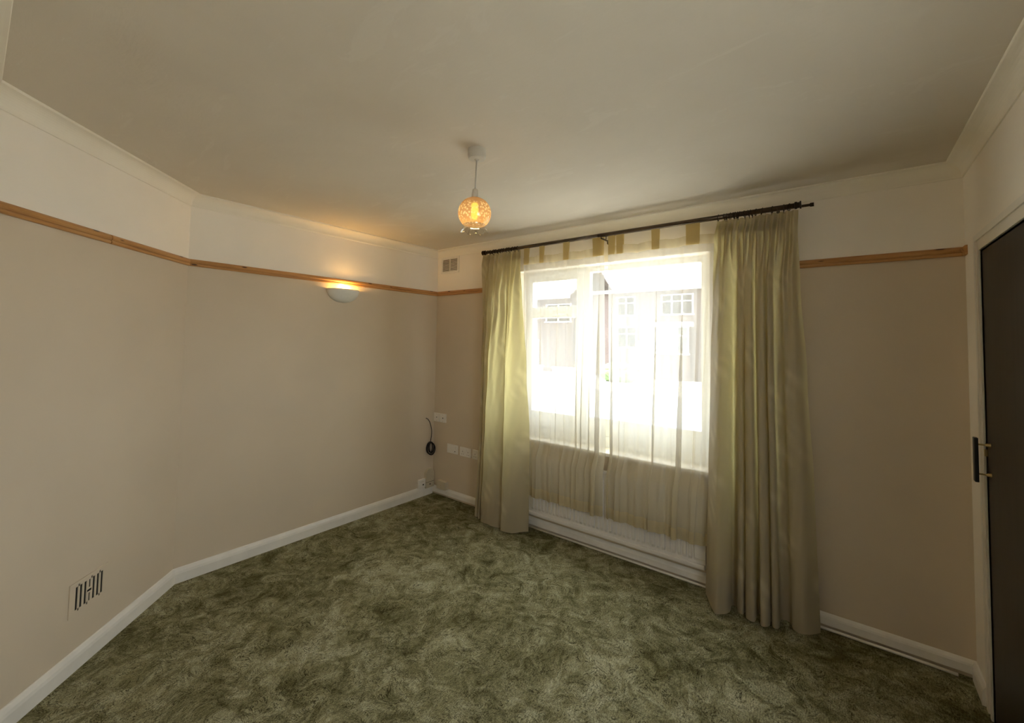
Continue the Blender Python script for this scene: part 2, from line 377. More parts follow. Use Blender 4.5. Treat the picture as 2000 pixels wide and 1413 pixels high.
# ------------------------------------------------------------------ floor, ceiling, walls
bm = B(); box(bm, -3.9, 0.95, -1.75, 3.05, -0.12, 0.0)
struct(obj('floor', bm, 'carpet_pile'), 'dark green carpet with a sculpted scrolling leaf pattern')
bm = B(); box(bm, -3.9, 0.95, -1.75, 3.30, CEIL, CEIL+0.12)
struct(obj('ceiling', bm, 'ceiling_paint'), 'plain off-white plaster ceiling with faint repair patches')
RM = (RAIL_T + RAIL_B)/2
def two_tone_wall(name, quads, thick, label):
    bm = B()
    for (p, q, z0, z1) in quads:                     # p, q are inner face points; solid slab outwards
        p = Vector(p); q = Vector(q); d = (q-p).normalized(); n = Vector((d.y, -d.x))*thick
        for (a, b, mi) in ((z0, min(z1, RM), 0), (max(z0, RM), z1, 1)):
            if b <= a: continue
            vs = [bm.verts.new((c.x, c.y, z)) for z in (a, b) for c in (p, q, q+n, p+n)]
            for f in ((0, 1, 5, 4), (1, 2, 6, 5), (2, 3, 7, 6), (3, 0, 4, 7), (3, 2, 1, 0), (4, 5, 6, 7)):
                bm.faces.new([vs[k] for k in f]).material_index = mi
    return struct(obj(name, bm, ['beige_wall_paint', 'upper_wall_paint']), label)
two_tone_wall('wall_left', [(ROOM[2], ROOM[3], 0, CEIL)], 0.15, 'left wall, beige below the picture rail and off-white above')
two_tone_wall('wall_chimney', [(ROOM[3], ROOM[4], 0, CEIL)], 0.15, 'angled chimney wall, beige below the rail and off-white above')
DR0, DR1, DRH = -0.55, 0.36, 2.0                       # doorway in the back wall
two_tone_wall('wall_back', [(ROOM[4], (DR0, YE), 0, CEIL), ((DR0, YE), (DR1, YE), DRH, CEIL), ((DR1, YE), ROOM[0], 0, CEIL)], 0.10, 'back wall with an open doorway')
# window wall: four slabs round the opening (reveal faces white)
bm = B()
def slab(x0, x1, z0, z1):
    for a, b, mi in ((z0, min(z1, RM), 0), (max(z0, RM), z1, 1)):
        if b > a: box(bm, x0, x1, YC, 3.23, a, b, 0, mi)
slab(XB, WX0, 0, CEIL); slab(WX1, XD, 0, CEIL); slab(WX0, WX1, 0, WZ0); slab(WX0, WX1, WZ1, CEIL)
for f in bm.faces:
    c = f.calc_center_median()
    if YC + 0.01 < c.y < 3.20 and WX0-0.001 <= c.x <= WX1+0.001: f.material_index = 1
struct(obj('wall_window', bm, ['beige_wall_paint', 'upper_wall_paint']), 'window wall, beige below the rail and off-white above')
# right wall with cupboard doorway
DY0, DY1, DZ = 1.72, 2.645, 1.965
bm = B()
SW0, SW1, SZ0, SZ1 = 0.38, 1.12, 0.95, 1.98  # opening for the added fill window
box(bm, XD, XD+0.10, YE-0.10, SW0, 0, CEIL); box(bm, XD, XD+0.10, SW1, DY0, 0, CEIL); box(bm, XD, XD+0.10, SW0, SW1, 0, SZ0); box(bm, XD, XD+0.10, SW0, SW1, SZ1, CEIL)
box(bm, XD, XD+0.10, DY1, YC+0.3, 0, CEIL); box(bm, XD, XD+0.10, DY0, DY1, DZ, CEIL)
box(bm, XD+0.10, XD+0.48, DY0-0.05, DY0-0.02, 0, CEIL); box(bm, XD+0.10, XD+0.48, DY1+0.02, DY1+0.05, 0, CEIL); box(bm, XD+0.45, XD+0.48, DY0-0.02, DY1+0.02, 0, CEIL)
struct(obj('wall_right', bm, 'upper_wall_paint'), 'right wall painted off-white around the dark door')
# hallway beyond the doorway behind the camera
bm = B(); box(bm, -1.35, -1.25, -1.75, -0.13, 0, CEIL); box(bm, XD, XD+0.1, -1.75, -0.13, 0, CEIL); box(bm, -1.35, XD+0.1, -1.75, -1.65, 0, CEIL)
struct(obj('wall_hall', bm, 'upper_wall_paint'))

# cornices (one per wall, mitred)
def cornice_prof():
    cd, cp = 0.0747, 0.0676
    pr = [(0.0, CEIL), (0.0, CEIL-cd), (0.006, CEIL-cd), (0.008, CEIL-cd+0.008)]
    for k in range(9):
        a = math.pi/2*k/8
        pr.append((0.056 - 0.048*math.cos(a), CEIL - 0.010 - 0.054*(1-math.sin(a)) ))
    pr += [(cp-0.002, CEIL-0.010), (cp, CEIL-0.008), (cp, CEIL)]
    return pr
nm = {0: 'right', 1: 'window', 2: 'left', 3: 'chimney', 4: 'back'}
for i in range(5):
    struct(obj('trim_%d' % (i+1), sweep(B(), cornice_prof(), i), 'cornice_plaster'), 'white coved cornice along the %s wall' % nm[i])
# picture rails
def rail_prof():
    h = RAIL_T - RAIL_B
    return [(0.0, RAIL_B), (0.010, RAIL_B), (0.013, RAIL_B+0.004), (0.013, RAIL_B+0.012), (0.010, RAIL_B+0.014), (0.010, RAIL_B+0.016), (0.014, RAIL_B+0.019),
            (0.017, RAIL_B+0.026), (0.016, RAIL_B+0.036), (0.010, RAIL_T-0.002), (0.0, RAIL_T)]
def rail(n, i, t0, t1, label):
    p = Vector(ROOM[i]); q = Vector(ROOM[(i+1) % 5]); d = (q-p).normalized()
    bm = sweep(B(), rail_prof(), i, t0, t1)
    start = p + d*(t0 or 0.0)
    for v in bm.verts:                                  # local frame: x along the rail
        w = Vector((v.co.x, v.co.y)) - start
        v.co = Vector((w.dot(d), w.dot(Vector((-d.y, d.x))), v.co.z - RAIL_B))
    o = obj(n, bm, 'pine'); o.location = (start.x, start.y, RAIL_B); o.rotation_euler = (0, 0, math.atan2(d.y, d.x))
    return struct(o, label)
LA = (Vector(ROOM[4]) - Vector(ROOM[3])).length
rail('trim_6', 3, 0.635, None, 'bare pine picture rail on the angled wall, left of the split joint')
rail('trim_7', 3, None, 0.6285, 'bare pine picture rail on the angled wall, right of the split joint')
rail('trim_8', 2, None, None, 'bare pine picture rail along the left wall above the wall light')
rail('trim_9', 1, XD+2.36, None, 'bare pine picture rail on the window wall, behind the curtains to the left')
rail('trim_10', 1, None, XD+0.62, 'bare pine picture rail on the window wall right of the curtains')
bm = sweep(B(), rail_prof(), 0, YC-YE-0.055, None)
struct(obj('trim_11', bm, 'pine'), 'short pine picture rail return beside the door')
# skirting
def skirt_prof(z0, h): return [(0.0, z0), (0.018, z0), (0.018, z0+(h-z0)*0.62), (0.015, z0+(h-z0)*0.78), (0.007, h-0.003), (0.003, h), (0.0, h)]
struct(obj('baseboard_left', sweep(B(), skirt_prof(0, 0.09), 2), 'skirting_gloss'), 'white gloss skirting along the left wall')
struct(obj('baseboard_chimney', sweep(B(), skirt_prof(0, 0.09), 3), 'skirting_gloss'), 'white gloss skirting along the angled wall')
struct(obj('baseboard_window', sweep(B(), skirt_prof(0.024, 0.082), 1), 'skirting_gloss'), 'white skirting along the window wall with a gap at the carpet')
struct(obj('baseboard_right', sweep(B(), skirt_prof(0, 0.082), 0, 2.735-YE, None), 'skirting_gloss'), 'short white skirting between corner and door')

# ------------------------------------------------------------------ window
win = empty('window_1', ((WX0+WX1)/2, FY, WZ0)); struct(win, 'white window with a top-hung left casement and one wide fixed pane')
def P(bm, name, m, parent=win, **k):
    o = obj(name, bm, m, None, **k); o.parent = parent; o.matrix_parent_inverse = parent.matrix_basis.inverted(); return o
Z0, Z1 = 0.725, 2.15
bm = B(); D0, D1 = FY, FY+0.07
box(bm, WX0, WX0+0.045, D0, D1, Z0, Z1, 0.004); box(bm, WX1-0.055, WX1, D0, D1, Z0, Z1, 0.004)
box(bm, WX0+0.045, WX1-0.055, D0, D1, Z0, Z0+0.085, 0.004); box(bm, WX0+0.045, WX1-0.055, D0, D1, Z1-0.03, Z1, 0.004)
box(bm, -1.712, -1.672, D0, D1, Z0+0.085, Z1-0.03, 0.003)
P(bm, 'window_frame', 'upvc')
def ring(bm, x0, x1, z0, z1, w, y0, y1, wb=None, wt=None):
    wb = wb or w; wt = wt or w
    box(bm, x0, x0+w, y0, y1, z0, z1, 0.004); box(bm, x1-w, x1, y0, y1, z0, z1, 0.004)
    box(bm, x0+w, x1-w, y0, y1, z0, z0+wb, 0.004); box(bm, x0+w, x1-w, y0, y1, z1-wt, z1, 0.004)
bm = B(); ring(bm, -2.245, -1.712, 1.795, 2.12, 0.045, FY-0.012, FY+0.05, wt=0.06); s1 = P(bm, 'fanlight_sash', 'upvc')
bm = B(); ring(bm, -2.245, -1.712, 0.81, 1.795, 0.05, FY-0.012, FY+0.05, wb=0.13); s2 = P(bm, 'lower_sash', 'upvc')
bm = B(); ring(bm, -1.672, -0.755, 0.81, 2.12, 0.03, FY+0.006, FY+0.05, wb=0.137, wt=0.012); s3 = P(bm, 'fixed_sash', 'upvc')
def pane(x0, x1, z0, z1, par):
    bm = B(); box(bm, x0, x1, FY+0.028, FY+0.033, z0, z1); P(bm, 'pane', 'pane_glass', par)
pane(-2.20, -1.757, 1.84, 2.06, s1); pane(-2.195, -1.762, 0.94, 1.745, s2); pane(-1.642, -0.785, 0.947, 2.108, s3)
bm = B(); box(bm, WX0-0.02, WX1+0.02, YC-0.035, FY+0.005, WZ0, 0.727, 0.006); P(bm, 'window_sill', 'white_gloss')
bm = B(); box(bm, WX0-0.05, WX1+0.05, FY+0.07, 3.30, WZ0-0.03, WZ0+0.01, 0.004); P(bm, 'outer_sill', 'paving')
bm = B(); tube(bm, [(-1.735, FY-0.03, 1.22), (-1.735, FY-0.035, 1.36)], 0.010, 8); box(bm, -1.75, -1.72, FY-0.03, FY-0.010, 1.20, 1.24, 0.004); P(bm, 'window_handle', 'upvc', s2)

# side window added out of view for fill light, in the right wall nearer than the picture's edge, plain casement with a clear pane
w2 = empty('fill_window', (XD, (SW0+SW1)/2, SZ0)); struct(w2, 'plain white unseen side window added in the right wall for fill light')
bm = B(); X0, X1 = XD+0.04, XD+0.09
box(bm, X0, X1, SW0, SW0+0.06, SZ0, SZ1, 0.004); box(bm, X0, X1, SW1-0.06, SW1, SZ0, SZ1, 0.004); box(bm, X0, X1, SW0+0.06, SW1-0.06, SZ0, SZ0+0.06, 0.004); box(bm, X0, X1, SW0+0.06, SW1-0.06, SZ1-0.06, SZ1, 0.004); box(bm, X0, X1, 0.72, 0.78, SZ0+0.06, SZ1-0.06, 0.004)
P(bm, 'window_frame', 'upvc', w2)
for a, b in ((SW0+0.06, 0.72), (0.78, SW1-0.06)):
    bm = B(); box(bm, X0+0.02, X0+0.025, a, b, SZ0+0.06, SZ1-0.06); P(bm, 'pane', 'pane_glass', w2)
bm = B(); box(bm, XD-0.03, X0, SW0-0.02, SW1+0.02, SZ0-0.025, SZ0+0.002, 0.005); P(bm, 'window_sill', 'white_gloss', w2)

# ------------------------------------------------------------------ door in the right wall
dr = empty('door_1', (XD, (DY0+DY1)/2, 0)); struct(dr, 'dark brown flush door with a black bar handle')
bm = B(); box(bm, XD+0.004, XD+0.044, DY0+0.004, DY1-0.004, 0.008, DZ-0.004, 0.002); P(bm, 'door_leaf', 'door_veneer', dr)
bm = B()
def frame_strip(o0, o1, a, b):                          # rectangular band round the opening from offset a to b
    box(bm, XD-o1, XD-o0, DY1+a, DY1+b, 0.0, DZ+b); box(bm, XD-o1, XD-o0, DY0-b, DY0-a, 0.0, DZ+b); box(bm, XD-o1, XD-o0, DY0-a, DY1+a, DZ+a, DZ+b)
frame_strip(-0.01, 0.007, 0.0, 0.018); frame_strip(-0.01, 0.002, 0.018, 0.048); frame_strip(-0.01, 0.008, 0.048, 0.075)
P(bm, 'door_frame', 'white_gloss', dr)
hd = B(); box(hd, XD-0.046, XD-0.033, 2.577, 2.607, 0.985, 1.168, 0.003); hdl = P(hd, 'door_handle', 'black_metal', dr); hdl['label'] = 'black flat bar handle'
for z in (1.018, 1.140):
    bm = B(); tube(bm, [(XD-0.034, 2.592, z), (XD-0.012, 2.592, z)], 0.0036, 10); tube(bm, [(XD-0.012, 2.592, z), (XD-0.004, 2.592, z), (XD+0.0045, 2.592, z)], [0.004, 0.007, 0.0085], 14)
    p = P(bm, 'handle_post', 'brass', hdl); p['label'] = 'brass standoff post'
bm = B(); box(bm, XD-0.006, XD+0.006, 2.640, 2.652, 1.085, 1.115, 0.002); P(bm, 'door_catch', 'brass', dr)

# ------------------------------------------------------------------ radiator and pipe
rx0, rx1, rz0, rz1 = -2.09, -0.715, 0.125, 0.60
ry1, ry0 = YC-0.020, YC-0.066
rad = empty('radiator', ((rx0+rx1)/2, YC-0.045, rz0), 'white ribbed panel radiator under the window behind the net curtains', 'radiator')
bm = B()
pitch = 0.0345; n = int((rx1-rx0-0.04)/pitch); xs = []
for k in range(n):
    a = rx0 + 0.02 + k*pitch
    xs += [(a, 0), (a+pitch*0.30, 0), (a+pitch*0.42, 1), (a+pitch*0.88, 1)]
xs = [(rx0, 0)] + xs + [(rx1, 0)]
zs = [(rz0+0.028, 0), (rz0+0.045, 0), (rz0+0.065, 1), (rz1-0.065, 1), (rz1-0.045, 0), (rz1-0.02, 0)]
grid = [[bm.verts.new((x, ry0 + 0.010 - 0.010*fx*fz, z)) for x, fx in xs] for z, fz in zs]
for a in range(len(zs)-1):
    for b in range(len(xs)-1): bm.faces.new((grid[a][b], grid[a][b+1], grid[a+1][b+1], grid[a+1][b]))
P(bm, 'front_panel', 'radiator_enamel', rad)
bm = B(); box(bm, rx0, rx1, ry0-0.006, ry1, rz0, rz0+0.030, 0.008); P(bm, 'bottom_channel', 'radiator_enamel', rad)
bm = B(); box(bm, rx0, rx1, ry0+0.004, ry1, rz1-0.022, rz1, 0.006); P(bm, 'top_channel', 'radiator_enamel', rad)
bm = B(); box(bm, rx0+0.003, rx1-0.003, ry0+0.022, ry1-0.004, rz0+0.02, rz1-0.015, 0.003); P(bm, 'back_panel', 'radiator_enamel', rad)
for x in (rx0-0.035, rx1+0.035):
    bm = B(); tube(bm, [(x, YC-0.045, 0.0), (x, YC-0.045, rz0+0.02)], 0.0075, 10); lathe(bm, [(0.011, 0), (0.015, 0.006), (0.015, 0.045), (0.010, 0.055)], (x, YC-0.045, rz0-0.02), 14)
    xx = rx0+0.003 if x < rx0 else rx1-0.003
    tube(bm, [(x, YC-0.045, rz0+0.016), (xx, YC-0.045, rz0+0.016)], 0.009, 10); P(bm, 'radiator_valve', 'white_gloss', rad)
bm = B(); tube(bm, [(-2.118, YC-0.0272, 0.0085), (-0.8, YC-0.0272, 0.0085), (0.30, YC-0.0272, 0.0085), (0.40, YC-0.0272, 0.006)], 0.0075, 10)
tag(obj('heating_pipe', bm, 'white_gloss', smooth=True), 'thin white heating pipe lying on the carpet along the window wall skirting', 'pipe')

# ------------------------------------------------------------------ curtain poles, rings, brackets
PY, PZ, RY, RZ = YC-0.15, 2.322, YC-0.07, 2.3355
fp = empty('curtain_pole', (-1.38, PY, PZ), 'thick bronze curtain pole carrying the drapes in front of the window', 'curtain pole')
bm = B(); tube(bm, [(-2.535, PY, PZ), (-1.42, PY, PZ)], 0.0125, 18); P(bm, 'pole_tube', 'pole_metal', fp, smooth=True)
bm = B(); tube(bm, [(-1.43, PY, PZ), (-0.222, PY, PZ)], 0.0138, 18); P(bm, 'outer_tube', 'pole_metal', fp, smooth=True)
for sx, x in ((-1, -2.535), (1, -0.222)):
    bm = B(); tube(bm, [(x, PY, PZ), (x+sx*0.004, PY, PZ), (x+sx*0.006, PY, PZ), (x+sx*0.016, PY, PZ), (x+sx*0.018, PY, PZ), (x+sx*0.028, PY, PZ), (x+sx*0.030, PY, PZ), (x+sx*0.036, PY, PZ)], [0.014, 0.0145, 0.020, 0.020, 0.016, 0.016, 0.0215, 0.0215], 20); P(bm, 'finial', 'ring_metal', fp)
rp = empty('net_curtain_rod', (-1.37, RY, RZ), 'slim bronze rod behind the thick pole carrying the net curtains', 'curtain rod')
bm = B(); tube(bm, [(-2.53, RY, RZ), (-0.15, RY, RZ)], 0.0075, 14); P(bm, 'rod_tube', 'pole_metal', rp, smooth=True)
for sx, x in ((-1, -2.53), (1, -0.15)):
    bm = B(); tube(bm, [(x, RY, RZ), (x+sx*0.002, RY, RZ), (x+sx*0.018, RY, RZ)], [0.010, 0.011, 0.011], 16); P(bm, 'end_cap', 'ring_metal', rp)
def bracket(x, label):
    o = empty('pole_bracket', (x, YC, PZ), label, 'bracket')
    bm = B(); tube(bm, [(x, YC, PZ-0.022), (x, YC-0.006, PZ-0.022)], 0.024, 20); P(bm, 'wall_plate', 'pole_metal', o)
    bm = B(); tube(bm, [(x, YC-0.004, PZ-0.022), (x, PY+0.004, PZ-0.022)], 0.006, 10); P(bm, 'arm', 'pole_metal', o)
    for yy, zz, rr in ((PY, PZ, 0.0150), (RY, RZ, 0.0092)):
        bm = B(); pts = [(x, yy + math.cos(a)*rr, zz + math.sin(a)*rr) for a in [math.pi + math.pi*k/8 for k in range(9)]]
        pts = [pts[0]] + pts
        tube(bm, pts, 0.003, 6)
        if zz - rr > PZ-0.022+0.006: tube(bm, [(x, yy, PZ-0.022), (x, yy, zz-rr)], 0.004, 8)
        P(bm, 'cradle', 'pole_metal', o)
bracket(-1.407, 'bronze double pole bracket at the middle of the window between the net curtains')
bracket(-2.47, 'bronze double pole bracket above the left drape')
bracket(-0.30, 'bronze double pole bracket above the right drape')
def ringset(xs, label, grp):
    for x in xs:
        o = empty('curtain_ring', (x, PY, PZ), label, 'curtain ring', grp)
        ti = random.uniform(-0.5, 0.5); tw = random.uniform(-0.25, 0.25)
        bm = B(); pts = []
        for k in range(20):
            a = 2*math.pi*k/20; y = math.cos(a)*0.0195; z = math.sin(a)*0.0195 - 0.0048
            pts.append((x + math.sin(ti)*z*0.55 + math.sin(tw)*y, PY + y, PZ + z))
        tube(bm, pts, 0.0024, 6, closed=True); P(bm, 'hoop', 'ring_metal', o, smooth=True)
        bm = B(); zb = -0.0255; xo = x + math.sin(ti)*zb*0.55
        tube(bm, [(xo, PY, PZ+zb), (xo+0.001, PY, PZ+zb-0.010)], 0.0016, 6); P(bm, 'eyelet', 'ring_metal', o)
ringset([-2.505+k*0.0305+random.uniform(-.007, .007) for k in range(12)], 'dark bronze curtain ring bunched on the pole above the left drape', 'rings above the left drape')
ringset([-0.612, -0.578, -0.566, -0.545, -0.527, -0.517, -0.506, -0.497, -0.468, -0.447, -0.433, -0.408, -0.377, -0.325, -0.268, -0.242], 'dark bronze curtain ring spread on the pole above the right drape', 'rings above the right drape')
# old white plastic bracket under the cornice
wb = empty('plastic_bracket', (-0.372, YC-0.01, 2.372), 'small white plastic bracket left under the cornice above the right drape', 'bracket')
for x in (-0.400, -0.366):
    bm = B(); box(bm, x, x+0.014 if x > -0.39 else x+0.024, YC-0.024, YC-0.0005, 2.335, 2.374, 0.003); P(bm, 'bracket_post', 'white_gloss', wb)
bm = B(); box(bm, -0.402, -0.350, YC-0.006, YC-0.0005, 2.338, 2.366, 0.002); P(bm, 'bracket_plate', 'white_gloss', wb)

# ------------------------------------------------------------------ cloth
def catmull(pts, per):
    pts = [np.array(p, float) for p in pts]; out = []
    n = len(pts)
    for i in range(n-1):
        p0 = pts[max(i-1, 0)]; p1 = pts[i]; p2 = pts[i+1]; p3 = pts[min(i+2, n-1)]
        for k in range(per):
            t = k/per
            out.append(0.5*((2*p1) + (-p0+p2)*t + (2*p0-5*p1+4*p2-p3)*t*t + (-p0+3*p1-3*p2+p3)*t**3))
    out.append(pts[-1]); return np.array(out)
def cloth_obj(name, Pg, m, parent, uv=None):
    """Pg: rows x cols x 3 grid"""
    R_, C_ = Pg.shape[:2]
    me = bpy.data.meshes.new(name)
    verts = Pg.reshape(-1, 3)
    idx = np.arange(R_*C_).reshape(R_, C_)
    faces = np.stack([idx[:-1, :-1], idx[:-1, 1:], idx[1:, 1:], idx[1:, :-1]], -1).reshape(-1, 4)
    me.from_pydata(verts.tolist(), [], faces.tolist())
    if uv is not None:
        ul = me.uv_layers.new(name='UVMap'); li = np.empty(len(me.loops), int); me.loops.foreach_get('vertex_index', li)
        ul.data.foreach_set('uv', uv.reshape(-1, 2)[li].ravel())
    for p in me.polygons: p.use_smooth = True
    o = link(name, me, m)
    if parent: o.parent = parent; o.matrix_parent_inverse = parent.matrix_basis.inverted()
    return o
def drape(name, label, levels, rows, per, hook_n):
    """levels: [(z, [(x,y)...])] from top down, same point count"""
    root = empty(name, (np.mean([p[0] for p in levels[-1][1]]), PY, 0.0), label, 'curtain')
    curves = [catmull(c, per) for z, c in levels]; zt = [z for z, c in levels]
    C_ = len(curves[0]); zz = np.concatenate([np.linspace(zt[0], zt[1], 7)[:-1], np.linspace(zt[1], zt[-1], rows)])
    G = np.zeros((len(zz), C_, 3))
    lv = np.array(zt)[::-1]; rs = np.random.RandomState(3)
    for r, z in enumerate(zz):
        # smooth interpolation between levels
        j = max(0, min(len(zt)-2, int(np.searchsorted(-np.array(zt), -z, side='right')-1)))
        t = (zt[j]-z)/(zt[j]-zt[j+1]); t = min(max(t, 0), 1); ts = t*t*(3-2*t) if j < len(zt)-2 else t
        xy = curves[j]*(1-ts) + curves[j+1]*ts
        G[r, :, :2] = xy; G[r, :, 2] = z
    # slack wrinkles
    u = np.linspace(0, 1, C_)[None, :]; vv = zz[:, None]
    G[:, :, 1] += 0.0022*np.sin(u*57+vv*9)*np.sin(vv*7+u*13) + 0.0016*np.sin(u*101-vv*17)
    # hem slightly uneven
    k = np.exp(-(zz-zt[-1])/0.10)[:, None]
    G[:, :, 2] += k*0.004*np.sin(u*40)
    d = np.sqrt((np.diff(G[:, :, :2], axis=1)**2).sum(-1)); arc = np.concatenate([np.zeros((len(zz), 1)), np.cumsum(d, 1)], 1)
    uv = np.stack([arc[-1][None, :].repeat(len(zz), 0), np.repeat(vv, C_, 1)], -1)
    cloth_obj('drape_cloth', G, 'damask', root, uv)
    # heading tape behind the top edge
    H = G[1:6].copy(); H[:, :, 1] += 0.0025
    cloth_obj('heading_tape', H, 'damask', root, uv[1:6])
    # turned hem
    Hh = G[-6:].copy(); Hh[:, :, 1] += 0.0022
    cloth_obj('hem', Hh, 'damask', root, uv[-6:])
    return root, G
def pleat_top(x0, x1, n, y, amp, jit):
    rs = np.random.RandomState(jit); xs = np.linspace(x0, x1, n); xs[1:-1] += rs.uniform(-.004, .004, n-2)
    return [(xs[i], y + (amp if i % 2 else -amp)*rs.uniform(0.6, 1.2)) for i in range(n)]
def squeeze(c, x0, x1, y, ky):
    """move a fold polyline to the span x0..x1 with its depth scaled about y"""
    a, b = c[0][0], c[-1][0]; ym = np.mean([p[1] for p in c])
    return [(x0 + (p[0]-a)/(b-a)*(x1-x0), y + (p[1]-ym)*ky) for p in c]
botL = [(-2.600, 2.805), (-2.582, 2.752), (-2.558, 2.755), (-2.548, 2.812), (-2.534, 2.742), (-2.512, 2.738), (-2.502, 2.800), (-2.488, 2.722), (-2.445, 2.700), (-2.39, 2.690), (-2.33, 2.690), (-2.27, 2.710),
        (-2.225, 2.745), (-2.236, 2.785), (-2.230, 2.690), (-2.205, 2.668), (-2.15, 2.690), (-2.09, 2.735), (-2.035, 2.795)]
def blend(a, b, t, x0, x1, y):
    c = [((1-t)*p[0]+t*q[0], (1-t)*p[1]+t*q[1]) for p, q in zip(a, b)]
    return squeeze(c, x0, x1, y, 1.0)
tL = pleat_top(-2.555, -2.135, 19, PY-0.004, 0.024, 1)
levL = [(2.302, pleat_top(-2.555, -2.135, 19, PY-0.002, 0.013, 1)), (2.20, pleat_top(-2.563, -2.135, 19, PY-0.004, 0.022, 1)), (1.90, blend(tL, botL, 0.35, -2.566, -2.122, 2.772)), (1.35, blend(tL, botL, 0.75, -2.584, -2.086, 2.764)), (0.75, blend(tL, botL, 1.0, -2.582, -2.050, 2.758)), (0.016, botL)]
drape('left_drape', 'pale cream lined damask drape hanging at the left side of the window', levL, 60, 9, 12)
bpy.data.objects['left_drape'].name = 'drape'
botR = [(-0.700, 2.812), (-0.668, 2.745), (-0.632, 2.680), (-0.606, 2.648), (-0.580, 2.655), (-0.545, 2.700), (-0.548, 2.790), (-0.522, 2.790), (-0.511, 2.742), (-0.482, 2.730), (-0.474, 2.762), (-0.460, 2.715), (-0.418, 2.702), (-0.414, 2.790), (-0.398, 2.780),
        (-0.388, 2.700), (-0.350, 2.708), (-0.346, 2.762), (-0.334, 2.722), (-0.306, 2.732), (-0.304, 2.815), (-0.262, 2.812), (-0.246, 2.775), (-0.215, 2.757), (-0.175, 2.762), (-0.125, 2.818)]
tR = pleat_top(-0.620, -0.200, 26, PY-0.004, 0.022, 5)
levR = [(2.296, pleat_top(-0.616, -0.200, 26, PY-0.002, 0.013, 5)), (2.19, pleat_top(-0.634, -0.205, 26, PY-0.004, 0.020, 5)), (1.90, blend(tR, botR, 0.55, -0.650, -0.197, 2.772)), (1.35, blend(tR, botR, 0.90, -0.670, -0.170, 2.760)), (0.75, blend(tR, botR, 1.0, -0.684, -0.145, 2.756)), (0.016, botR)]
drape('drape', 'pale cream lined damask drape hanging at the right side of the window', levR, 60, 8, 16)

def net(label, x0t, x1t, x0b, x1b, tabs, seed, lean, gather):
    rs = np.random.RandomState(seed)
    root = empty('net_curtain', ((x0t+x1t)/2, RY, RZ), label, 'curtain')
    C_, R_ = 260, 70
    zt, zb = 2.252, 0.288
    u = np.linspace(0, 1, C_)
    tabc = np.array([t[0] for t in tabs])
    # sag of the top edge between tabs
    xtop = x0t + (x1t-x0t)*u
    dn = np.min(np.abs(xtop[:, None]-tabc[None, :]), 1); sag = 0.012*np.clip(dn/0.14, 0, 1)**2*np.clip(1.0, 0, 1)
    zz = np.linspace(0, 1, R_)
    G = np.zeros((R_, C_, 3))
    nf = 13; cen = np.sort(rs.uniform(0.03, 0.97, nf)); amp = rs.uniform(0.4, 1.0, nf); wid = rs.uniform(0.012, 0.035, nf); drift = rs.uniform(-0.03, 0.03, nf) + lean
    for r, s in enumerate(zz):
        zt_r = zt - sag
        z = zt_r*(1-s) + zb*s
        x = (x0t + (x1t-x0t)*u)*(1-s) + (x0b + (x1b-x0b)*u)*s
        sill = (zt-0.73)/(zt-zb); tt = min(1, s/sill); t2 = min(1, max(0, (s-sill-0.01)/0.06))
        y = np.full(C_, RY*(1-tt) + (YC-0.045)*tt) - 0.052*t2
        y = y + (0.003+0.007*s)*np.sin(2*math.pi*(u*5.3+0.2*s)+seed) + (0.002+0.004*s)*np.sin(2*math.pi*(u*13.1-0.3*s)+2*seed)
        for k in range(nf):                                   # sharp gathered folds that overlap themselves
            c = cen[k] + drift[k]*(s-0.3); q = (u-c)/wid[k]; g = np.exp(-q*q)
            a = amp[k]*min(1, 0.04+1.5*s)*gather
            y = y - 0.016*a*g
            x = x - 1.9*a*wid[k]*(x1t-x0t)*q*g*1.25
        G[r, :, 0] = x; G[r, :, 1] = np.minimum(y, YC-0.041 if t2 <= 0 else YC-0.041-0.042*t2); G[r, :, 2] = z
    cloth_obj('net_cloth', G, 'voile', root)
    H = G[:3].copy(); H[:, :, 1] -= 0.0015; 
    top = G[0].copy(); low = G[0].copy(); low[:, 2] -= 0.062
    Hh = np.stack([top*(1-t)+low*t for t in np.linspace(0, 1, 4)]); Hh[:, :, 1] -= 0.002
    cloth_obj('top_hem', Hh, 'voile_hem', root)
    hi = G[-1].copy(); hi[:, 2] += 0.075
    Hb = np.stack([hi*(1-t)+G[-1]*t for t in np.linspace(0, 1, 4)]); Hb[:, :, 1] -= 0.0025
    cloth_obj('bottom_hem', Hb, 'voile_bottom_hem', root)
    for (c, w) in tabs:
        i = int(np.argmin(np.abs(xtop-c))); yc = G[0, i, 1]
        prof = [(yc-0.0045, zt-0.064), (yc-0.0045, zt), (RY-0.0095, RZ-0.004)] + [(RY - 0.0095*math.cos(a), RZ + 0.0095*math.sin(a)) for a in np.linspace(0.2, math.pi-0.2, 7)] + [(RY+0.0095, RZ-0.004), (yc+0.003, zt), (yc+0.003, zt-0.05)]
        T = np.array([[(c + w*(q-0.5), y, z) for q in np.linspace(0, 1, 4)] for y, z in prof])
        cloth_obj('tab', T, 'voile_tab', root)
    return root
net('left tab-top ivory voile net curtain hanging over the opening casement', -2.175, -1.420, -2.12, -1.408, [(-2.140, 0.048), (-1.984, 0.042), (-1.749, 0.052), (-1.493, 0.044), (-1.447, 0.050)], 4, -0.06, 1.0)
net('right tab-top ivory voile net curtain hanging over the wide fixed pane', -1.388, -0.615, -1.388, -0.700, [(-1.360, 0.050), (-1.295, 0.056), (-1.033, 0.054), (-0.785, 0.085)], 11, -0.01, 0.9)

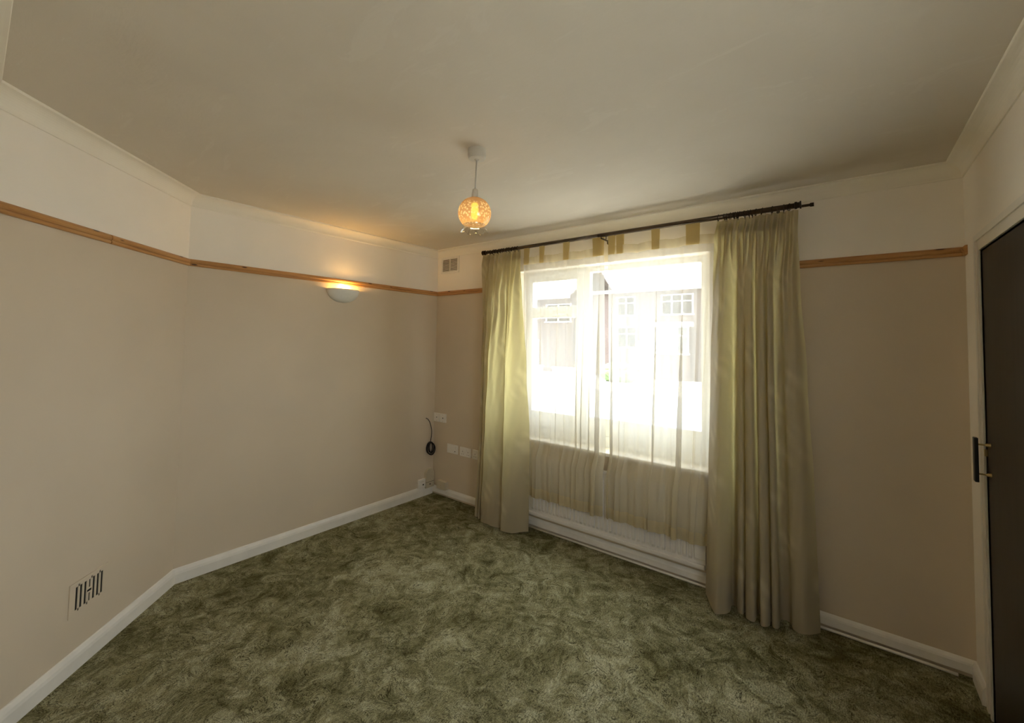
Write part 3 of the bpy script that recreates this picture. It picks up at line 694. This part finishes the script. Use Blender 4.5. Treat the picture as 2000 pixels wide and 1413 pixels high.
# ------------------------------------------------------------------ ceiling pendant
PX, PYY = -1.385, 1.440
pen = empty('pendant_light', (PX, PYY, CEIL), 'ceiling pendant with an amber flower-printed glass globe and clear frilled rim', 'pendant light')
bm = B(); lathe(bm, [(0.0425, 0), (0.0425, -0.022), (0.0435, -0.023), (0.0435, -0.028), (0.0415, -0.040), (0.038, -0.046), (0.012, -0.048), (0.008, -0.054)], (PX, PYY, CEIL), 36); P(bm, 'ceiling_rose', 'rose_plastic_shaded', pen, smooth=False)
pts = [(PX, PYY, CEIL-0.048), (PX-0.004, PYY, CEIL-0.12), (PX-0.006, PYY, CEIL-0.19)]
bm = B(); tube(bm, pts, 0.0034, 8); P(bm, 'flex', 'rose_plastic_shaded', pen, smooth=True)
QX = PX-0.007
bm = B(); lathe(bm, [(0.006, 0.0), (0.0115, -0.004), (0.0145, -0.022), (0.0155, -0.040), (0.0155, -0.058), (0.014, -0.070)], (QX, PYY, CEIL-0.188), 20); P(bm, 'lamp_holder', 'rose_plastic_shaded', pen)
RS = 0.078; sp = []
for k in range(22):
    a = math.radians(13 + (137-13)*k/21); sp.append((RS*math.sin(a), 0.076*math.cos(a)))
zc = 2.144; zoff = sp[0][1]
bm = B(); lathe(bm, [(r, z - zoff) for r, z in sp], (0, 0, 0), 48, cap=False)
sh = obj('lamp_shade', bm, 'amber_shade_glass', smooth=True); sh.location = (QX, PYY, zc + zoff)
sh.parent = pen; sh.matrix_parent_inverse = pen.matrix_basis.inverted()
def frill(i, r, z, a):
    w = i/6.0; return r + 0.0040*w*math.cos(a*7), z - 0.0042*w*w*math.cos(a*7)
rb = sp[-1]
bm = B(); lathe(bm, [(rb[0]-0.0005, 0.0), (rb[0]-0.002, -0.004), (rb[0]-0.001, -0.009), (rb[0]+0.002, -0.014), (rb[0]+0.005, -0.019), (rb[0]+0.008, -0.024), (rb[0]+0.010, -0.028)], (QX, PYY, zc+rb[1]), 96, cap=False, fn=frill)
P(bm, 'glass_rim', 'clear_rim_glass', pen, smooth=True)
bm = B(); tube(bm, [(QX + (rb[0]+0.010+0.0040*math.cos(7*q))*math.cos(q), PYY + (rb[0]+0.010+0.0040*math.cos(7*q))*math.sin(q), zc+rb[1]-0.028-0.0042*math.cos(7*q)) for q in [2*math.pi*k/96 for k in range(96)]], 0.0014, 6, closed=True)
P(bm, 'rim_bead', 'clear_rim_glass', pen, smooth=True)
bm = B(); lathe(bm, [(0.012, 0), (0.0165, -0.006), (0.0175, -0.03), (0.0175, -0.055), (0.014, -0.070), (0.006, -0.078), (0.001, -0.079)], (QX, PYY, 2.192), 20); P(bm, 'bulb', 'lit_bulb', pen, smooth=True)
pl_d = bpy.data.lights.new('pendant_lamp', 'POINT'); pl_d.energy = 0.55; pl_d.color = (1.0, 0.72, 0.30); pl_d.shadow_soft_size = 0.02
pl = bpy.data.objects.new('pendant_lamp', pl_d); COL.objects.link(pl); pl.location = (QX, PYY, 2.098)

# ------------------------------------------------------------------ wall uplighter
SY, SZ = 1.893, 1.945
sc = empty('wall_light', (XB, SY, SZ), 'white plaster half-bowl uplighter glowing under the left wall picture rail', 'wall light')
bm = B()
def bowl(bm, rx, ry, rz, seg=28, rows=12):
    G = []
    for j in range(rows+1):
        ph = math.pi/2*j/rows
        G.append([bm.verts.new((XB + 0.001 + ry*math.sin(math.pi*k/seg)*math.cos(ph)**0.9, SY - rx*math.cos(math.pi*k/seg)*math.cos(ph)**0.9, SZ - rz*math.sin(ph))) for k in range(seg+1)])
    for j in range(rows):
        for k in range(seg): bm.faces.new((G[j][k], G[j][k+1], G[j+1][k+1], G[j+1][k]))
    return G
o1 = bowl(bm, 0.138, 0.105, 0.108); o2 = bowl(bm, 0.130, 0.097, 0.104)
for k in range(28): bm.faces.new((o1[0][k], o1[0][k+1], o2[0][k+1], o2[0][k]))
P(bm, 'bowl', 'plaster_sconce', sc, smooth=True)
bm = B(); box(bm, XB+0.001, XB+0.012, SY-0.05, SY+0.05, SZ-0.09, SZ-0.02, 0.003); P(bm, 'back_plate', 'white_plastic', sc)
bm = B(); tube(bm, [(XB+0.045, SY, SZ-0.075), (XB+0.045, SY, SZ-0.055)], 0.012, 12); tube(bm, [(XB+0.012, SY, SZ-0.06), (XB+0.045, SY, SZ-0.065)], 0.006, 8); P(bm, 'lamp_socket', 'white_plastic', sc)
bm = B(); lathe(bm, [(0.010, 0), (0.017, 0.012), (0.017, 0.024), (0.008, 0.038), (0.001, 0.042)], (XB+0.045, SY, SZ-0.055), 14); P(bm, 'bulb', 'sconce_bulb', sc, smooth=True)
sl_d = bpy.data.lights.new('wall_lamp', 'POINT'); sl_d.energy = 4.2; sl_d.color = (1.0, 0.56, 0.16); sl_d.shadow_soft_size = 0.015
sl = bpy.data.objects.new('wall_lamp', sl_d); COL.objects.link(sl); sl.location = (XB+0.034, SY+0.012, SZ-0.010)

# ------------------------------------------------------------------ grilles
def holed_plate(w, h, t, holes):
    """plate in x (width) and z, front at -y, with real rectangular holes"""
    xs = sorted({-w/2, w/2} | {round(v, 5) for a in holes for v in a[:2]}); zs = sorted({-h/2, h/2} | {round(v, 5) for a in holes for v in a[2:]})
    bm = B()
    for i in range(len(xs)-1):
        for j in range(len(zs)-1):
            cx, cz = (xs[i]+xs[i+1])/2, (zs[j]+zs[j+1])/2
            if any(a <= cx <= b and c <= cz <= d for a, b, c, d in holes): continue
            box(bm, xs[i], xs[i+1], -t, 0, zs[j], zs[j+1])
    bmesh.ops.remove_doubles(bm, verts=bm.verts, dist=1e-5); return bm
# plaster air vent low on the angled wall
va = empty('air_vent', (0, 0, 0), 'beige painted plaster air vent with dark slots low on the angled wall', 'vent')
mid = wall_pt(3, 0.632, 0.0); da = Vector(ROOM[4])-Vector(ROOM[3])
va.location = (mid.x, mid.y, 0.324); va.rotation_euler = (0, 0, math.atan2(da.y, da.x) + math.pi)
pitch = 0.0235; holes = []
for k in range(7):
    x = (k-3)*pitch
    if k == 3: holes += [(x-0.004, x+0.004, 0.013, 0.050), (x-0.013, x+0.013, -0.006, 0.005), (x-0.004, x+0.004, -0.050, -0.012)]
    else: holes.append((x-0.0062, x+0.0062, -0.052, 0.052))
for kx, zz in ((-2.5, 0.055), (-2.5, -0.055), (0.5, 0.055), (-0.5, -0.055), (2.5, 0.055), (2.5, -0.055)): holes.append((kx*pitch-0.004, kx*pitch+0.004, zz-0.006, zz+0.006))
o = obj('vent_plate', holed_plate(0.215, 0.150, 0.004, holes), 'beige_wall_paint', va)
bm = B(); box(bm, -0.095, 0.095, -0.0012, -0.0003, -0.066, 0.066); obj('vent_dark_sheet', bm, 'dark_hole', va)  # flat black sheet on the wall, its colour stands in for slot shade
# louvre vent high on window wall
vw = empty('wall_vent', (-3.150, YC, 2.293), 'white louvred ventilation grille high in the corner of the window wall', 'vent')
bm = holed_plate(0.252, 0.166, 0.010, [(-0.106, -0.006, -0.064, 0.064), (0.006, 0.106, -0.064, 0.064)]); obj('grille_frame', bm, 'white_plastic', vw)
bm = B(); box(bm, -0.112, 0.112, -0.0015, -0.0003, -0.07, 0.07); obj('vent_dark_sheet', bm, 'vent_shadow', vw)  # flat dark sheet, shade behind the slats put into its colour
sl_me = None
for cx in (-0.056, 0.056):
    for k in range(9):
        z = -0.058 + k*0.0145
        if sl_me is None:
            bm = B(); vs = [(-0.05, -0.009, -0.004), (0.05, -0.009, -0.004), (0.05, -0.0025, 0.005), (-0.05, -0.0025, 0.005)]
            a = [bm.verts.new(v) for v in vs] + [bm.verts.new((v[0], v[1]+0.001, v[2]+0.0015)) for v in vs]
            for f in ((0, 1, 2, 3), (7, 6, 5, 4), (0, 4, 5, 1), (2, 6, 7, 3), (1, 5, 6, 2), (3, 7, 4, 0)): bm.faces.new([a[q] for q in f])
            o = obj('slat', bm, 'white_plastic', vw); sl_me = o.data
        else:
            o = bpy.data.objects.new('slat', sl_me); COL.objects.link(o); o.parent = vw
        o.location = (cx, 0, z)

# ------------------------------------------------------------------ sockets and boxes
def plate(par, w, h, t, m='white_plastic', name='face_plate'):
    bm = B(); box(bm, -w/2, w/2, -t, 0, -h/2, h/2, 0.003); return obj(name, bm, m, par)
def tiny(par, x, z, w, h, y0, y1, name, m, bev=0.0):
    bm = B(); box(bm, x-w/2, x+w/2, -y1, -y0, z-h/2, z+h/2, bev); return obj(name, bm, m, par)
def on_window_wall(name, x, z, label, cat, group=None): return empty(name, (x, YC, z), label, cat, group)
s = on_window_wall('aerial_socket', -3.2905, 0.760, 'square white aerial socket nearest the room corner', 'socket', 'aerial sockets'); plate(s, 0.086, 0.086, 0.010)
def hole_disc(par, r, y, name='port', m='dark_hole'):
    bm = B(); tube(bm, [(0, -y+0.004, 0), (0, -y-0.0006, 0)], r, 14); return obj(name, bm, m, par)
hole_disc(s, 0.0055, 0.010); tiny(s, 0, 0.031, 0.005, 0.005, 0.009, 0.0106, 'screw', 'brass'); tiny(s, 0, -0.031, 0.005, 0.005, 0.009, 0.0106, 'screw', 'brass')
s = on_window_wall('aerial_socket', -3.199, 0.760, 'square white aerial socket second from the room corner', 'socket', 'aerial sockets'); plate(s, 0.086, 0.086, 0.010)
hole_disc(s, 0.0065, 0.010); tiny(s, 0, 0.031, 0.005, 0.005, 0.009, 0.0106, 'screw', 'brass'); tiny(s, 0, -0.031, 0.005, 0.005, 0.009, 0.0106, 'screw', 'brass')
s = on_window_wall('outlet_plate', -3.054, 0.480, 'wide white wall plate with one small outlet, left of the double sockets', 'socket'); plate(s, 0.146, 0.086, 0.010)
tiny(s, 0.040, -0.018, 0.022, 0.020, 0.008, 0.0125, 'outlet', 'white_plastic', 0.002); tiny(s, 0.040, -0.018, 0.010, 0.008, 0.012, 0.0128, 'port', 'dark_hole'); tiny(s, 0.040, 0.020, 0.012, 0.018, 0.009, 0.014, 'switch', 'white_plastic', 0.002)
def double_socket(x, label):
    s = on_window_wall('double_socket', x, 0.478, label, 'socket', 'double power sockets'); plate(s, 0.146, 0.086, 0.010)
    for cx in (-0.036, 0.036):
        tiny(s, cx*0.45, 0.022, 0.011, 0.018, 0.009, 0.0145, 'switch', 'white_plastic', 0.002)
        bm = B(); box(bm, cx-0.002, cx+0.002, -0.0106, -0.008, -0.001, 0.009)
        for q in (-1, 1): box(bm, cx+q*0.011-0.0035, cx+q*0.011+0.0035, -0.0106, -0.008, -0.0225, -0.0185)
        obj('pin_slots', bm, 'dark_hole', s)
double_socket(-2.878, 'white double power socket right of the plain outlet plate')
double_socket(-2.715, 'white double power socket partly hidden behind the left drape')
# boxes at floor level on the left wall (face +x): use empties turned 90 degrees
def on_left_wall(name, y, z, label, cat): return empty(name, (XB, y, z), label, cat, None, math.pi/2)
s = on_left_wall('telephone_socket', 2.775, 0.128, 'small square white telephone socket just above the skirting near the corner', 'socket')
plate(s, 0.080, 0.085, 0.024); tiny(s, 0.012, -0.012, 0.016, 0.012, 0.022, 0.0246, 'port', 'dark_hole'); tiny(s, 0, 0.02, 0.05, 0.003, 0.022, 0.0245, 'seam', 'cream_plastic')
s = on_left_wall('junction_box', 2.868, 0.150, 'taller cream junction box with arched top right in the corner', 'junction box')
bm = B(); prof = [(-0.050, -0.078), (0.050, -0.078), (0.050, 0.05)] + [(0.050*math.cos(a), 0.055+0.050*math.sin(a)) for a in np.linspace(0.1, math.pi-0.1, 12)] + [(-0.050, 0.05)]
fr = [bm.verts.new((x, -0.030, z)) for x, z in prof]; bk = [bm.verts.new((x*1.06, 0.0, z*1.03)) for x, z in prof]
bm.faces.new(fr); bm.faces.new(bk[::-1])
for k in range(len(prof)): bm.faces.new((fr[k], bk[k], bk[(k+1) % len(prof)], fr[(k+1) % len(prof)]))
obj('box_cover', bm, 'cream_plastic', s)
bm = B(); box(bm, -0.050, 0.050, -0.0306, -0.029, -0.024, -0.021); box(bm, -0.006, 0.006, -0.0308, -0.029, -0.052, -0.040); obj('cover_seam', bm, 'dark_hole', s)
s = on_window_wall('terminal_box', -3.168, 0.118, 'small plain beige terminal box sitting on the window wall skirting', 'terminal box')
bm = B(); box(bm, -0.062, 0.062, -0.044, 0, -0.040, 0.036, 0.004); obj('box_cover', bm, 'cream_plastic', s); tiny(s, 0, -0.002, 0.006, 0.006, 0.042, 0.0448, 'screw', 'brass')
# coiled aerial lead
ld = empty('aerial_lead', (XB+0.01, 2.823, 0.757), 'black aerial lead hanging coiled on the left wall near the corner', 'cable')
bm = B(); tube(bm, [tuple(p) for p in catmull([(XB+0.001, 2.818, 0.757), (XB+0.020, 2.832, 0.745), (XB+0.028, 2.852, 0.705), (XB+0.028, 2.872, 0.640), (XB+0.026, 2.874, 0.580), (XB+0.022, 2.866, 0.515)], 6)], 0.0036, 8); P(bm, 'lead', 'black_rubber', ld, smooth=True)
bm = B(); pts = []
for k in range(151):
    a = 2*math.pi*k/30 + math.pi/2; n_ = k//30
    rw, rh = 0.046 + 0.003*math.sin(n_*2.1), 0.056 + 0.004*math.cos(n_*1.7)
    pts.append((XB + 0.014 + 0.0055*(k/30) , 2.868 + rw*math.cos(a+0.03*n_) + 0.004*math.sin(n_*3), 0.458 + rh*math.sin(a) - 0.002*n_))
tube(bm, pts, 0.0034, 7); P(bm, 'coil', 'black_rubber', ld, smooth=True)
bm = B(); pts = []
for k in range(91):
    a = 2*math.pi*k/30 + math.pi/2
    pts.append((XB + 0.018 + 0.0055*(k/30), 2.868 + (0.020+0.004*math.sin(k/30*2))*math.cos(a), 0.463 + 0.050*math.sin(a)))
tube(bm, pts, 0.0034, 7); P(bm, 'inner_coil', 'black_rubber', ld, smooth=True)

# ------------------------------------------------------------------ outdoors
GZ = -0.48
def slabo(name, x0, x1, y0, y1, z, m, label):
    bm = B(); box(bm, x0, x1, y0, y1, z-0.2, z); return struct(obj(name, bm, m), label)
slabo('front_garden', -45, 40, 3.23, 9.5, GZ, 'paving', 'pale paved front garden outside the window')
slabo('road', -60, 50, 9.5, 16.5, GZ-0.05, 'asphalt', 'grey road beyond the front garden')
slabo('pavement', -60, 50, 16.5, 19.0, GZ, 'paving', 'pale pavement in front of the houses opposite')
slabo('far_garden', -60, 50, 19.0, 40, GZ, 'paving', 'pale front gardens of the houses opposite')
slabo('side_yard', 0.95, 40, -20, 3.23, GZ, 'paving', 'paved yard at the side of the house')
FYH = 24.0
def house(x0, x1, wins, door, label, eave, ridge, stack=True):
    o = empty('house', ((x0+x1)/2, FYH, GZ), label, 'house')
    bm = B(); box(bm, x0, x1, FYH, FYH+7, GZ, eave); P(bm, 'brick_wall', 'house_brick', o)
    bm = B(); a = [bm.verts.new(v) for v in ((x0, FYH-0.45, eave-0.05), (x1, FYH-0.45, eave-0.05), (x1, FYH+3.5, ridge), (x0, FYH+3.5, ridge), (x1, FYH+7.4, eave-0.05), (x0, FYH+7.4, eave-0.05))]
    b = [bm.verts.new((v.co.x, v.co.y, v.co.z+0.14)) for v in a]
    for f in ((0, 1, 2, 3), (3, 2, 4, 5)):
        bm.faces.new([b[k] for k in f]); bm.faces.new([a[k] for k in f[::-1]])
    for p, q in ((0, 1), (1, 2), (2, 4), (4, 5), (5, 3), (3, 0)): bm.faces.new((a[p], a[q], b[q], b[p]))
    P(bm, 'roof', 'roof_tile', o)
    bm = B(); box(bm, x0, x1, FYH-0.47, FYH-0.44, eave-0.12, eave+0.06); P(bm, 'fascia', 'render_white', o)
    for (wx0, wx1, wz0, wz1, nx, bay) in wins:
        y = FYH - (0.55 if bay else 0.0)
        bm = B()
        if bay: box(bm, wx0-0.1, wx1+0.1, y, FYH+0.02, GZ, wz0-0.08); 
        if bay: P(bm, 'bay_wall', 'house_brick', o); bm = B()
        if bay: box(bm, wx0-0.15, wx1+0.15, y-0.06, FYH, wz1+0.06, wz1+0.30); P(bm, 'bay_roof', 'render_white', o); bm = B()
        box(bm, wx0-0.1, wx1+0.1, y-0.10, y+0.05, wz0-0.08, wz0); box(bm, wx0-0.06, wx1+0.06, y-0.04, y+0.05, wz1, wz1+0.06)
        for k in range(nx+1):
            x = wx0 + (wx1-wx0)*k/nx; box(bm, x-0.04, x+0.04, y-0.04, y+0.05, wz0, wz1)
        zt = wz0 + (wz1-wz0)*0.68; box(bm, wx0, wx1, y-0.03, y+0.05, zt-0.03, zt+0.03)
        f = P(bm, 'window', 'render_white', o)
        for k in range(nx):
            xa = wx0 + (wx1-wx0)*k/nx; xb = wx0 + (wx1-wx0)*(k+1)/nx
            bm = B(); box(bm, xa+0.04, xb-0.04, y+0.0, y+0.02, wz0, wz1); P(bm, 'pane', 'house_glass', f)
    if door:
        bm = B(); box(bm, door-0.5, door+0.5, FYH-0.05, FYH+0.03, GZ, GZ+2.15); P(bm, 'door', 'render_white', o)
    if stack: bm = B(); box(bm, (x0+x1)/2-0.5, (x0+x1)/2+0.5, FYH+3.1, FYH+3.9, ridge-0.4, ridge+1.0); P(bm, 'chimney', 'house_brick', o)
house(-13.3, -5.6, [(-8.3, -6.6, 3.2, 4.25, 3, False), (-8.4, -6.7, 1.02, 2.42, 3, True), (-11.0, -9.9, 3.2, 4.25, 2, False), (-11.0, -9.8, 1.3, 2.44, 2, False)], -9.2, 'red brick house opposite the fixed pane with white bay window', 4.62, 4.85, False)
house(-5.5, 2.5, [(-4.4, -2.4, 3.2, 4.25, 3, False), (-4.4, -2.4, 1.02, 2.42, 3, True)], -0.8, 'red brick house farthest right across the road', 4.62, 4.85, False)
house(-24.0, -14.1, [(-16.2, -14.3, 2.9, 4.0, 2, False), (-21.0, -18.5, 1.0, 2.4, 3, True)], -17.3, 'brick house opposite the opening casement at the left', 4.5, 6.9)
# hedge and low wall
def blob(name, cx, cy, cz, rx, ry, rz, m, seed, parent=None, sub=4):
    rs = random.Random(seed); bm = B(); bmesh.ops.create_icosphere(bm, subdivisions=sub, radius=1.0)
    for v in bm.verts:
        k = 1 + 0.10*math.sin(v.co.x*9+seed)*math.sin(v.co.y*8)*math.sin(v.co.z*7+seed) + rs.uniform(-0.07, 0.07)
        v.co = Vector((cx + v.co.x*rx*k, cy + v.co.y*ry*k, cz + v.co.z*rz*k))
    return obj(name, bm, m, parent)
tag(blob('hedge', -9.35, 20.6, -0.02, 1.05, 0.6, 0.56, 'hedge_leaf', 2), 'rounded green garden hedge in front of the brick house', 'hedge')
bm = B(); box(bm, -12.4, -10.6, 19.0, 19.25, GZ, 0.12); box(bm, -12.45, -10.55, 18.96, 19.29, 0.12, 0.2)
tag(obj('garden_wall', bm, 'render_white'), 'low pale garden wall along the pavement opposite', 'wall')
bm = B(); box(bm, -20, -13.2, 19.0, 19.25, GZ, 0.15); box(bm, -20.05, -13.15, 18.96, 19.29, 0.15, 0.24)
tag(obj('garden_wall', bm, 'render_white'), 'long low pale garden wall opposite the left casement', 'wall')
tr = empty('tree', (-16.3, 20.5, GZ), 'bare-branched young tree opposite the opening casement', 'tree')
bm = B(); tube(bm, [(-16.3, 20.5, GZ), (-16.25, 20.5, 1.2), (-16.3, 20.5, 2.6)], [0.14, 0.10, 0.08], 8); P(bm, 'trunk', 'bark', tr)
bm = B(); rs = random.Random(9)
for k in range(26):
    a = rs.uniform(0, 6.28); h = rs.uniform(1.9, 2.6); l = rs.uniform(0.9, 2.2)
    p = Vector((-16.3, 20.5, h)); q = p + Vector((math.cos(a)*l*0.5, math.sin(a)*l*0.5, l*0.8)); w = q + Vector((math.cos(a+0.6)*l*0.4, math.sin(a+0.6)*l*0.4, l*0.4))
    tube(bm, [p, q, w], [0.045, 0.025, 0.008], 5)
P(bm, 'branches', 'bark', tr)
